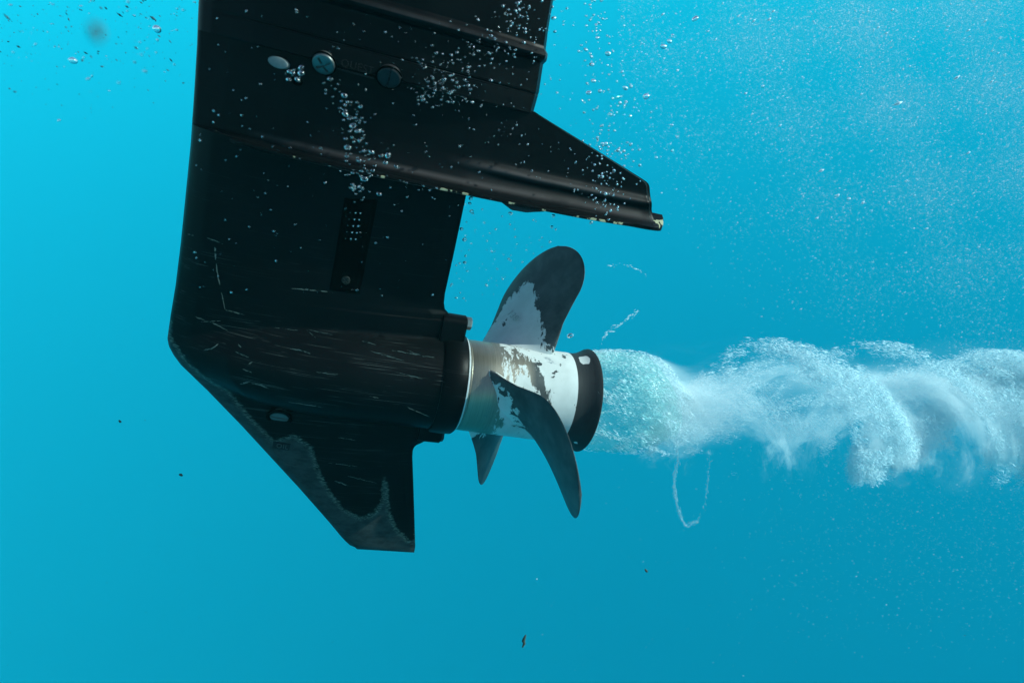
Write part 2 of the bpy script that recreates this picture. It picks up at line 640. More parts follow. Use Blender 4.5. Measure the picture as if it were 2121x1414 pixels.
SK = -0.066
gear = lowpart('gearcase', lambda z, x: z > SK, motor)
skeg = lowpart('skeg', lambda z, x: z <= SK, motor)
skeg['label'] = 'skeg worn to grey primer along its edge'

# --- housing above the plate with the swept fin
ZTOP = 0.289
AFT = line_of([(1097, 226), (1104, 232), (1220, 303), (1330, 371), (1338, 377), (1341, 384), (1345, 440), (1347, 452)])


def h_up(X, Z, T):
    w = np.interp(X, [-0.36, -0.33, -0.28, -0.2, -0.12, -0.07, 0.0, 0.07], [0.003, 0.016, 0.029, 0.035, 0.032, 0.025, 0.016, 0.010])
    h = w * np.interp(Z, [0.205, 0.24, 0.29], [1.0, 1.0, 1.06])
    # root bead that flares into the plate
    fl = np.exp(-((Z - 0.2135) / 0.0075)) * np.clip((X + 0.30) / 0.16, 0, 1)
    h += 0.016 * fl
    h += 0.0045 * np.exp(-((Z - 0.2335 + 0.02 * np.clip(X + .05, -1, 0)) / 0.0045) ** 2) * np.clip((X + 0.14) / 0.06, 0, 1)
    h = h * np.sqrt(np.clip(1 - (1 - np.clip(T / 0.012, 0, 1)) ** 2, 0.03, 1))
    h = h * np.clip((1 - T) / 0.012, 0.55, 1)
    return np.maximum(h, 0.0006)


zs = np.unique(np.concatenate([np.linspace(0.2125, 0.245, 40), np.linspace(0.245, ZTOP + 0.003, 30)]))
Vu, Fu = slab(zs, LEAD, AFT, h_up, 120)
chu = np.zeros(len(Vu))
link('fin_housing', mesh('fin_housing', Vu, Fu, {'wear': chu, 'scuff': chu + 0.05, 'chip': chu, 'ridge_light': np.clip(1 - np.abs(Vu[:, 2] - 0.2335 + 0.02 * np.clip(Vu[:, 0] + .05, -1, 0)) / 0.0045, 0, 1) * np.clip((Vu[:, 0] + 0.14) / 0.05, 0, 1) * np.clip((0.075 - Vu[:, 0]) / 0.03, 0, 1) + 0.8 * np.clip(1 - np.abs(Vu[:, 2] - 0.219) / 0.0035, 0, 1) * np.clip((Vu[:, 0] + 0.33) / 0.05, 0, 1)}), BLACK, motor, 50)  # root beads carry a sunlit highlight painted into their colour

# --- midsection: three stepped bands, one mesh
AFT2 = line_of([(1095, 240), (1097, 225), (1107, 190), (1118, 118), (1121, 100), (1132, 0)])


def band_h(X, k):
    return np.interp(X, [-0.362, -0.345, -0.31, -0.25, -0.18, -0.12, -0.085, -0.07], [0.003, 0.016, 0.030, 0.039, 0.041, 0.037, 0.029, 0.024]) + k


zb = [0.2895, 0.2905, 0.300, 0.3060, 0.3066, 0.3078, 0.3084, 0.320, 0.3330, 0.3345, 0.3365, 0.3395, 0.342, 0.3445, 0.347, 0.36, 0.40, 0.5, 0.65, 0.95]
kb = [0.003, 0.0052, 0.0052, 0.0050, 0.0035, 0.0035, 0.0048, 0.0045, 0.0045, 0.006, 0.0115, 0.0130, 0.0125, 0.010, 0.0085, 0.0088, 0.009, 0.009, 0.009, 0.009]


def h_mid(X, Z, T):
    k = np.interp(Z, zb, kb)
    # each band dies out towards the leading edge
    k = k * np.clip((X + 0.345) / 0.06, 0.05, 1)
    h = band_h(X, k) * np.sqrt(np.clip(1 - (1 - np.clip(T / 0.02, 0, 1)) ** 2, 0.03, 1))
    h = h * np.clip(0.6 + (1 - T) / 0.05, 0.6, 1)
    return np.maximum(h, 0.0006)


XT_STEP = lambda z: AFT2(np.minimum(z, 0.383)) + np.interp(z, [0.333, 0.336, 0.342, 0.345, 2], [0, 0.0015, 0.0015, -0.0005, -0.0005])
zs = np.unique(np.concatenate([zb, np.linspace(0.333, 0.348, 16), np.linspace(0.29, 0.31, 12)]))
Vm, Fm = slab(zs, lambda z: LEAD(np.minimum(z, 0.38)), XT_STEP, h_mid, 110)
z0 = np.zeros(len(Vm))
link('midsection', mesh('midsection', Vm, Fm, {'wear': z0, 'scuff': z0 + 0.04, 'chip': z0, 'ridge_light': 0.8 * np.clip(1 - np.abs(Vm[:, 2] - 0.3405) / 0.003, 0, 1) * np.clip((Vm[:, 0] + 0.30) / 0.1, 0, 1)}), BLACK, motor, 32)  # crest of the band ridge painted lighter, as if sunlit


# --- anti-ventilation plate
def build_plate():
    ZP = 0.2135
    xs = np.concatenate([np.linspace(-0.335, 0.06, 90), 0.06 + 0.040 * np.sin(np.linspace(0.05, math.pi / 2, 16))])
    w = np.interp(xs, [-0.335, -0.315, -0.27, -0.2, -0.14, -0.05, 0.0, 0.03, 0.06], [0.016, 0.036, 0.050, 0.055, 0.053, 0.050, 0.045, 0.038, 0.029])
    tail = xs > 0.06
    w[tail] = 0.026 * np.sqrt(np.clip(1 - ((xs[tail] - 0.06) / 0.0402) ** 2, 0.0, 1)) ** 0.9 + 0.003
    ny = 25
    s = np.linspace(-1, 1, ny)
    V, Fc, ch, rl = [], [], [], []
    th = np.interp(xs, [-0.335, 0.1], [0.0040, 0.0036])
    for i, x in enumerate(xs):
        for side in (0, 1):
            for q in s:
                yy = q * w[i]
                edge = abs(q)
                z = ZP - 0.0016 * edge ** 2
                if side == 0:
                    z += 0.0016 * max(0, 1 - ((edge - 0.62) / 0.07) ** 2) * min(1, max(0, (x + 0.2) / 0.1))   # stiffening bead
                    z += 0.010 * math.exp(-abs(yy) / 0.014)
                    if edge > 0.99: z -= 0.0012
                else:
                    z -= th[i]
                    if edge > 0.99: z += 0.0012
                V.append((x, yy, z))
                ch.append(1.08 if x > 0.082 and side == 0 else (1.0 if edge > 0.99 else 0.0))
                rl.append(0.6 * max(0, 1 - ((edge - 0.62) / 0.07) ** 2) * min(1, max(0, (x + 0.2) / 0.1)) if side == 0 else 0.0)  # sunlight on the bead crest, put into the colour
    m = 2 * ny
    for i in range(len(xs) - 1):
        for j in range(ny - 1):
            a = i * m + j
            Fc.append((a, a + 1, a + m + 1, a + m))
            b = a + ny
            Fc.append((b, b + m, b + m + 1, b + 1))
        for j in (0, ny - 1):
            a = i * m + j
            Fc.append((a, a + m, a + m + ny, a + ny))
    for i in (0, len(xs) - 1):
        for j in range(ny - 1):
            a = i * m + j
            Fc.append((a, a + 1, a + ny + 1, a + ny))
    n = len(V)
    p = link('anti_ventilation_plate', mesh('plate', V, Fc, {'wear': np.zeros(n), 'scuff': np.full(n, 0.12), 'chip': ch, 'ridge_light': rl}), BLACK, motor, 40)
    p['label'] = 'flat plate over the propeller with paint chipped to pale alloy along its edge'
    # lug under the near rim
    bm = bmesh.new()
    q = [(-0.083, -0.0475, 0.2085), (-0.072, -0.0475, 0.2035), (-0.058, -0.0475, 0.2040), (-0.040, -0.0475, 0.2085)]
    a = [bm.verts.new(v) for v in q]
    b = [bm.verts.new((v[0], v[1] + 0.05, v[2])) for v in q]
    bm.faces.new(a); bm.faces.new(b[::-1])
    for k in range(4):
        bm.faces.new((a[k], b[k], b[(k + 1) % 4], a[(k + 1) % 4]))
    bmesh.ops.recalc_face_normals(bm, faces=bm.faces)
    bmesh.ops.bevel(bm, geom=bm.edges[:], offset=0.0008, segments=2, affect='EDGES')
    me = bpy.data.meshes.new('lug'); bm.to_mesh(me); bm.free()
    link('trim_lug', me, DARKBOLT, motor, 40)


build_plate()


# --- fasteners
def surf(px, py, hfun, dz=0.002):
    """point and outward normal on the near side of a height field, under a pixel"""
    yy = -0.03
    for _ in range(12):
        p = unproj(px, py, yy)
        yy = -hfun(p[0], p[2])
    p = unproj(px, py, yy)
    e = 0.0015
    dx = (hfun(p[0] + e, p[2]) - hfun(p[0] - e, p[2])) / (2 * e)
    dzv = (hfun(p[0], p[2] + e) - hfun(p[0], p[2] - e)) / (2 * e)
    n = np.array([-dx, -1, -dzv])
    return p, n / np.linalg.norm(n)


def hl(x, z):
    a, b = float(xl_low(z)), float(xt_low(z))
    return float(h_low(np.array(x), np.array(z), np.array((x - a) / (b - a))))


def hm(x, z):
    a, b = float(LEAD(min(z, .38))), float(XT_STEP(z))
    return float(h_mid(np.array(x), np.array(z), np.array((x - a) / (b - a))))


def hu(x, z):
    a, b = float(LEAD(z)), float(AFT(z))
    return float(h_up(np.array(x), np.array(z), np.array((x - a) / (b - a))))


def frame_at(p, n, spin=0.0, up=(0, 0, 1)):
    zax = Vector(n).normalized()
    xax = Vector(up).cross(zax)
    if xax.length < 1e-4: xax = Vector((1, 0, 0)).cross(zax)
    xax.normalize()
    yax = zax.cross(xax)
    m = Matrix((xax, yax, zax)).transposed().to_4x4() @ Matrix.Rotation(spin, 4, 'Z')
    m.translation = Vector(p)
    return m


def screw_mesh(r, h, slots=1, dome=0.35, hexa=False, slot_w=0.16, depth=0.35, nseg=48, sx=1.0):
    """screw head with its slots cut in, standing on z = 0"""
    nr = 26
    V, Fc = [], []
    seg = 6 if hexa else nseg
    nseg = 96
    for i in range(nr + 1):
        t = i / nr
        for k in range(nseg):
            a = 2 * math.pi * k / nseg
            rr = t * r
            if hexa:
                rr *= math.cos(math.pi / 6) / math.cos((a % (math.pi / 3)) - math.pi / 6)
            x, y = rr * math.cos(a), rr * math.sin(a)
            z = h * (1 - dome * t ** 2.5)
            if t > 0.92: z -= h * 0.2 * ((t - 0.92) / 0.08) ** 2
            cut = False
            if slots >= 1 and abs(y) < slot_w * r and abs(x) < r * (1.1 if slots == 1 else 0.72): cut = True
            if slots >= 2 and abs(x) < slot_w * r and abs(y) < r * 0.72: cut = True
            if cut: z -= h * depth
            V.append((x * sx, y, z))
    for i in range(nr):
        for k in range(nseg):
            a, b = i * nseg + k, i * nseg + (k + 1) % nseg
            Fc.append((a, b, b + nseg, a + nseg))
    base = len(V)
    for k in range(nseg):
        v = V[nr * nseg + k]
        V.append((v[0], v[1], -0.004))
    for k in range(nseg):
        Fc.append((nr * nseg + k, nr * nseg + (k + 1) % nseg, base + (k + 1) % nseg, base + k))
    bm = bmesh.new()
    me = mesh('screw', V, Fc, fixn=False)
    bm.from_mesh(me)
    bmesh.ops.remove_doubles(bm, verts=bm.verts, dist=1e-6)
    bmesh.ops.recalc_face_normals(bm, faces=bm.faces)
    bm.to_mesh(me); bm.free()
    return me


def ring_mesh(r0, r1, h, nseg=64):
    prof = [(0, r0), (h, r0), (h, r1), (0, r1)]
    V, Fc = lathe(prof, nseg, True)
    V = [(v[1], v[2], v[0]) for v in V]
    return mesh('ring', V, Fc)


def place(name, me, mat, parent, p, n, spin=0.0, smooth=35):
    o = link(name, me, mat, parent, smooth)
    o.matrix_local = frame_at(p, n, spin)
    return o


p, n = surf(671, 131, hm)
b = place('cross_slot_screw', screw_mesh(0.0092, 0.0036, 2, 0.3, slot_w=0.11, depth=0.5), STEEL, motor, p, n, R(35))
b['label'] = 'bright steel screw with a cross slot'
place('counterbore', ring_mesh(0.0095, 0.0106, 0.0009), GRILLE, b, (0, 0, 0), (0, 0, 1))
p, n = surf(806, 160, hm)
b = place('slotted_screw', screw_mesh(0.0095, 0.0026, 1, 0.25, slot_w=0.045, depth=0.7), DARKBOLT, motor, p, n, R(88))
b['label'] = 'dark screw with one upright slot'
place('counterbore', ring_mesh(0.0098, 0.0110, 0.0009), GRILLE, b, (0, 0, 0), (0, 0, 1))
p, n = surf(577, 130, hm)
b = place('oval_plug', screw_mesh(0.0043, 0.0024, 0, 0.15, sx=1.9), mat_plain('dull_zinc', (0.13, 0.16, 0.16), 0.6), motor, p, n, R(-4))
b['label'] = 'pale oval plug'
p, n = surf(616, 168, hu)
place('vent_hole', screw_mesh(0.0035, 0.0010, 0, 0.2, sx=1.4), GRILLE, motor, p, n)
p, n = surf(579, 862, hl)
n = n + np.array([0, 0, -0.45]); n /= np.linalg.norm(n)
b = place('drain_screw', screw_mesh(0.0092, 0.0022, 1, 0.2, slot_w=0.08, depth=0.9), mat_plain('dull_grey_steel', (0.07, 0.085, 0.085), 0.5), motor, p, n, R(-8))
place('counterbore', ring_mesh(0.0095, 0.0130, 0.0024), GRILLE, b, (0, 0, 0), (0, 0, 1))


# --- raised lettering and the stamped mark
def text_mesh(s, size, depth, shear=0.0):
    cu = bpy.data.curves.new('lettering', 'FONT')
    cu.body = s
    cu.size = size
    cu.extrude = depth
    cu.align_x = 'CENTER'
    cu.align_y = 'CENTER'
    cu.space_character = 1.1
    cu.shear = shear
    o = bpy.data.objects.new('lettering', cu)
    COL.objects.link(o)
    dg = bpy.context.evaluated_depsgraph_get()
    dg.update()
    me = bpy.data.meshes.new_from_object(o.evaluated_get(dg))
    bpy.data.objects.remove(o)
    bpy.data.curves.remove(cu)
    return me


def box_mesh(sx, sy, sz, bev=0.0006):
    bm = bmesh.new()
    bmesh.ops.create_cube(bm, size=1)
    bmesh.ops.scale(bm, vec=(sx, sy, sz), verts=bm.verts)
    bmesh.ops.bevel(bm, geom=bm.edges[:], offset=bev, segments=2, affect='EDGES')
    me = bpy.data.meshes.new('box'); bm.to_mesh(me); bm.free()
    return me


p, n = surf(740, 139, hm)
t = place('raised_lettering', text_mesh("QUEST", 0.0082, 0.0011), EMBOSS, motor, p, n, R(-1), None)
p, n = surf(737, 153, hm)
place('raised_bar', box_mesh(0.031, 0.0014, 0.0028), EMBOSS, motor, p, n, R(-1))
p, n = surf(583, 923, hl)
st = place('stamped_mark', box_mesh(0.0175, 0.0092, 0.0012, 0.0004), STAMP, motor, p, n, R(-2))
t = link('lettering', text_mesh("OIL", 0.0075, 0.0004), mat_plain('worn_stamp', (0.05, 0.06, 0.06), 0.6), st, None)
t.matrix_local = Matrix.Translation((0.001, 0, 0.0008))

# --- water intake grille
ctr = np.array([unproj(714, 408, -0.024), unproj(783, 412, -0.024), unproj(745, 612, -0.024), unproj(682, 600, -0.024)])


def grille_pt(u, v):
    a = ctr[0] * (1 - u) + ctr[1] * u
    b = ctr[3] * (1 - u) + ctr[2] * u
    p = a * (1 - v) + b * v
    return np.array([p[0], -hl(p[0], p[2]), p[2]])


def build_grille():
    nu, nv = 12, 30
    V, Fc = [], []
    for lay in (0, 1):
        for j in range(nv + 1):
            for i in range(nu + 1):
                u, v = i / nu, j / nv
                q = grille_pt(u, v)
                e = min(u, 1 - u) * 0.030
                e2 = min(v, 1 - v) * 0.095
                lift = 0.0012 * min(1, min(e, e2) / 0.0012)
                V.append((q[0], q[1] - (lift if lay == 0 else -0.003), q[2]))
    N = (nu + 1) * (nv + 1)
    for j in range(nv):
        for i in range(nu):
            a = j * (nu + 1) + i
            Fc.append((a, a + 1, a + nu + 2, a + nu + 1))
            Fc.append((N + a, N + a + nu + 1, N + a + nu + 2, N + a + 1))
    for j in range(nv):
        for i in (0, nu):
            a = j * (nu + 1) + i
            Fc.append((a, a + nu + 1, N + a + nu + 1, N + a))
    for i in range(nu):
        for j in (0, nv):
            a = j * (nu + 1) + i
            Fc.append((a, a + 1, N + a + 1, N + a))
    g = link('water_intake_grille', mesh('grille', V, Fc), GRILLE, motor, 40)
    g['label'] = 'narrow dark intake plate with rows of bright pin holes'
    for r in range(5):
        for c in range(3):
            u = (0.235, 0.40, 0.545)[c]
            v = 0.145 + 0.068 * r
            q = grille_pt(u + 0.015 * r * 0.0, v)
            rad = 0.0008 if c else 0.0004
            o = place('intake_hole', screw_mesh(rad, 0.0007, 0, 0.8), PINS, g, (q[0], q[1] - 0.0012, q[2]), (0.1, -1, 0.1))
    q = grille_pt(0.47, 0.86)
    s_ = place('grille_screw', screw_mesh(0.0040, 0.0016, 2, 0.3, slot_w=0.13, depth=0.7), mat_plain('dull_steel', (0.014, 0.017, 0.015), 0.5), g, (q[0], q[1] - 0.0012, q[2]), (0.05, -1, 0.0), R(45))


PINS = mat_steel('bright_pin', (0.9, 0.92, 0.92), 0.12)
build_grille()

# --- bearing carrier flange with two bolted ears
V, Fc = lathe([(-0.100, 0.030), (-0.100, 0.0525), (-0.097, 0.0548), (-0.086, 0.0553), (-0.0765, 0.0548), (-0.0742, 0.0530), (-0.0742, 0.030)], 96, True)
V = np.array(V)
fl = link('carrier_flange', mesh('flange', V, Fc, {'wear': np.zeros(len(V)), 'scuff': np.full(len(V), 0.5), 'chip': np.zeros(len(V))}), BLACK, motor, 40)
for ang, ln in ((0, 0.0715), (180, 0.0665)):
    bm = bmesh.new()
    a = R(ang)
    zc = math.cos(a) * ln
    for (cx_, rr, hx) in ((-0.0925, 0.0105, 0.013),):
        rows = []
        prof = []
        for k in range(13):
            th = math.pi * k / 12
            prof.append((-0.0105 * math.cos(th) , 0.0065 * math.sin(th)))
        outline = [(-0.0125, -0.026)] + [(p_[0], p_[1] + 0.0) for p_ in prof] + [(0.0125, -0.026)]
        r1 = [bm.verts.new((-0.106, q[0], (zc + q[1] * math.copysign(1, zc)) if True else 0)) for q in outline]
        r2 = [bm.verts.new((-0.0795, q[0], zc + q[1] * math.copysign(1, zc))) for q in outline]
        bm.faces.new(r1); bm.faces.new(r2[::-1])
        m_ = len(outline)
        for k in range(m_):
            bm.faces.new((r1[k], r2[k], r2[(k + 1) % m_], r1[(k + 1) % m_]))
    bmesh.ops.recalc_face_normals(bm, faces=bm.faces)
    bmesh.ops.bevel(bm, geom=[e for e in bm.edges if e.calc_face_angle(0) > 0.6], offset=0.0012, segments=2, affect='EDGES')
    me = bpy.data.meshes.new('ear'); bm.to_mesh(me); bm.free()
    ear = link('flange_ear', me, BLACK, fl, 40)
    for k in ('wear', 'scuff', 'chip'):
        x = me.attributes.new(k, 'FLOAT', 'POINT')
    if ang == 0:
        bolt = place('flange_bolt', screw_mesh(0.0068, 0.0062, 0, 0.1, hexa=True), STEEL, motor, (-0.0795, 0, zc - 0.001), (1, 0, 0), R(10))
        bolt['label'] = 'bright hexagon bolt head at the top of the flange'
    else:
        bolt = place('flange_bolt', screw_mesh(0.0068, 0.0040, 0, 0.1, hexa=True), DARKBOLT, motor, (-0.0795, 0, zc + 0.001), (1, 0, 0), R(10))

# ---------------------------------------------------------------- the propeller
prop = bpy.data.objects.new('propeller', None)
COL.objects.link(prop)
prop.parent = motor
prop['label'] = 'three bladed propeller with flaking white paint'


def hub_r(x):
    return np.interp(x, [-0.072, -0.06, -0.03, 0.0, 0.03, 0.046], [0.0490, 0.0496, 0.0500, 0.0503, 0.0508, 0.0512])


V, Fc = lathe([(-0.0742, 0.030), (-0.0742, 0.0503), (-0.0735, 0.0512), (-0.0722, 0.0512), (-0.0716, 0.0500), (-0.0716, 0.030)], 128, True)
link('thrust_washer', mesh('washer', V, Fc), GASKET, prop, 40)
V, Fc = lathe([(-0.0716, 0.030), (-0.0716, 0.0488), (-0.0700, 0.0494), (-0.0690, 0.0488), (-0.0680, 0.0494), (-0.045, 0.0499), (-0.045, 0.030)], 128, True)
link('hub_collar', mesh('collar', V, Fc), BRUSH, prop, 40)
xs = np.linspace(-0.045, 0.0470, 60)
pr = [(-0.045, 0.030)] + [(x, float(hub_r(x)) + 0.0002) for x in xs] + [(0.047, 0.03)]
V, Fc = lathe(pr, 160, True)
V = np.array(V)
# paint: bare next to the collar, ragged, patchy on the forward half, sound towards the ring
pa = np.interp(V[:, 0], [-0.046, -0.042, -0.034, -0.02, 0.0, 0.012, 0.025, 0.046], [0.0, 0.15, 0.5, 0.66, 0.66, 0.78, 0.95, 1.0])
thv = np.degrees(np.arctan2(V[:, 1], V[:, 2]))
pa = pa - 0.42 * np.exp(-((V[:, 0] - 0.000 - (thv + 45) * -0.0004) / 0.008) ** 2 - ((thv + 50) / 32) ** 2) - 0.22 * np.exp(-((V[:, 0] + 0.018) / 0.01) ** 2 - ((thv + 20) / 20) ** 2)
link('hub', mesh('hub', V, Fc, {'paint': pa, 'metal': np.clip(-V[:, 0] / 0.012, 0, 1)}), PROP, prop, 40)
# flared exhaust ring
pr = [(0.0465, 0.040), (0.0465, 0.0513), (0.050, 0.0512), (0.056, 0.0517), (0.062, 0.0535), (0.067, 0.0562), (0.0705, 0.0585), (0.0725, 0.0590), (0.0735, 0.0582), (0.0735, 0.0555),
      (0.070, 0.0530), (0.060, 0.047), (0.060, 0.040)]
V, Fc = lathe(pr, 160, True)
V = np.array(V)
ang = np.degrees(np.arctan2(V[:, 1], V[:, 2]))
pa = np.clip(1 - ((ang + 8) / 15) ** 2 - ((V[:, 0] - 0.059) / 0.009) ** 2, 0, 1)
pa += 0.75 * np.clip(1 - ((ang + 128) / 4) ** 2 - ((V[:, 0] - 0.062) / 0.004) ** 2, 0, 1)
link('exhaust_ring', mesh('exhaust_ring', V, Fc, {'paint': pa}), RUBBER, prop, 40)

BV = [0.3078, 0.3785, 0.0005, 0.0283, 0.0004, 0.1705, 0.0573, -0.0373, 0.066, 0.0854, 0.1173, 0.1497, 0.6077]
RHUB = 0.046


def blade_mesh(k):
    th0, pitch, x0, rk1, rk2, RTIP, sk1, sk2, c0, c1, c2, c3, e = BV
    ns, nr = 49, 70
    t = np.linspace(0, 1, nr) ** 1.0
    t = 0.5 * t + 0.5 * np.sin(t * math.pi / 2)
    s = np.linspace(-1, 1, ns)
    s = 0.6 * s + 0.4 * np.sin(s * math.pi / 2)
    S, T = np.meshgrid(s, t)
    r = RHUB + (RTIP - RHUB) * T
    c = np.interp(T, [0, .33, .66, 1.], [c0, c1, c2, c3]) * np.sqrt(np.clip(1 - np.clip((T - e) / (1 - e), 0, 1) ** 2, 0.0004, 1))
    c = c + np.where(S > 0, 0.0104, 0.0015) * np.exp(-T / 0.10)
    phi = (sk1 * T + sk2 * T * T + 0.018 * np.exp(-T / 0.2037) + S * c / 2) / r
    x = x0 + rk1 * T + rk2 * T * T - pitch / (2 * math.pi) * phi + 0.0136 * np.clip(S, 0, 1) * np.exp(-T / 0.08)
    a = th0 + k * 2 * math.pi / 3 + phi
    r = r - 0.008 * np.clip((S - 0.3) / 0.7, 0, 1) * np.exp(-T / 0.10) - 0.003 * np.clip((-S - 0.5) / 0.5, 0, 1) * np.exp(-T / 0.08)
    P = np.stack([x, r * np.sin(a), r * np.cos(a)], -1)
    # thickness along the surface normal
    du = np.gradient(P, axis=1)
    dv = np.gradient(P, axis=0)
    N = np.cross(du, dv)
    N /= np.linalg.norm(N, axis=-1, keepdims=True) + 1e-12
    th = (0.0045 * (1 - T) ** 1.2 + 0.0015 + 0.0095 * np.exp(-T / 0.085) * (1 - 0.6 * np.clip(S, 0, 1))) * np.sqrt(np.clip(1 - np.abs(S) ** 2.5, 0.01, 1))
    V = np.concatenate([(P + N * th[..., None]).reshape(-1, 3), (P - N * th[..., None]).reshape(-1, 3)])
    M_ = ns * nr
    Fc = []
    for i in range(nr - 1):
        for j in range(ns - 1):
            q = i * ns + j
            Fc.append((q, q + 1, q + ns + 1, q + ns))
            Fc.append((M_ + q, M_ + q + ns, M_ + q + ns + 1, M_ + q + 1))
        for j in (0, ns - 1):
            q = i * ns + j
            Fc.append((q, q + ns, M_ + q + ns, M_ + q))
    for j in range(ns - 1):
        for i in (0, nr - 1):
            q = i * ns + j
            Fc.append((q, q + 1, M_ + q + 1, M_ + q))
    lim = np.interp(S, [-1, -0.8, -0.4, -0.1, 0.2, 0.5, 0.8, 1.0], [0.10, 0.15, 0.30, 0.50, 0.66, 0.62, 0.46, 0.12])
    if k == 1: lim = np.full_like(S, 0.10)
    if k == 2: lim = lim * 0.25
    pa = np.clip(0.5 + (lim - T) / 0.50, 0, 1)
    pa = np.concatenate([pa.ravel(), pa.ravel()])
    return mesh('blade', V, Fc, {'paint': pa}), P, N


for k in range(3):
    me, BP, BN = blade_mesh(k)
    o = link('blade', me, PROP, prop, 60)
    if k == 0:
        o['label'] = 'upright blade, white at its root and worn dark towards the tip'
        # raised size figures on the root
        best = None
        for i in range(5, 30):
            for j in range(20, 45):
                c = P0 + BP[i, j] @ MM.T
                q = (CX + FPX * c[0] / c[2], CY - FPX * c[1] / c[2])
                d = abs(q[0] - 1070) + abs(q[1] - 659)
                if best is None or d < best[0]: best = (d, i, j)
        _, i, j = best
        nn = BN[i, j]
        c = MM @ nn
        if c[2] > 0: nn = -nn
        tx = place('raised_figures', text_mesh("138", 0.0115, 0.0003, 0.25), PROPTXT if 'PROPTXT' in globals() else mat_plain('bare_figures', (0.32, 0.36, 0.36), 0.5), o,
                   BP[i, j] + nn * 0.0085, nn, R(-8), None)

# ---------------------------------------------------------------- the wash behind the propeller
AX_END = None
WASH_UP = 0.045                                 # the wash lifts a little off the shaft line


def wash_centre(x):
    """centre line in the motor frame"""
    d = np.clip(x - 0.07, 0, None)
    z = 0.085 * d - 0.012 * np.exp(-((x - 0.20) / 0.035) ** 2)
    return np.stack([x, 0 * x, z], -1)


def wash_radius(x):
    return np.interp(x, [0.07, 0.10, 0.13, 0.16, 0.19, 0.205, 0.24, 0.27, 0.32, 0.45, 0.6, 0.9, 1.3],
                     [0.056, 0.0605, 0.061, 0.058, 0.053, 0.052, 0.058, 0.064, 0.067, 0.071, 0.071, 0.076, 0.085])


def smooth_noise(n, seed, per=1.0):
    r = np.random.default_rng(seed)
    ks = r.normal(size=(n, 3))
    ph = r.uniform(0, 6.28, n)
    return ks, ph


NZ = [(np.random.default_rng(40 + q).normal(size=(24, 3)), np.random.default_rng(60 + q).uniform(0, 6.28, 24)) for q in range(3)]


def sn(P, freq, q):
    ks, ph = NZ[q]
    return np.sin(P @ (ks.T * freq) + ph).sum(1) / math.sqrt(12)


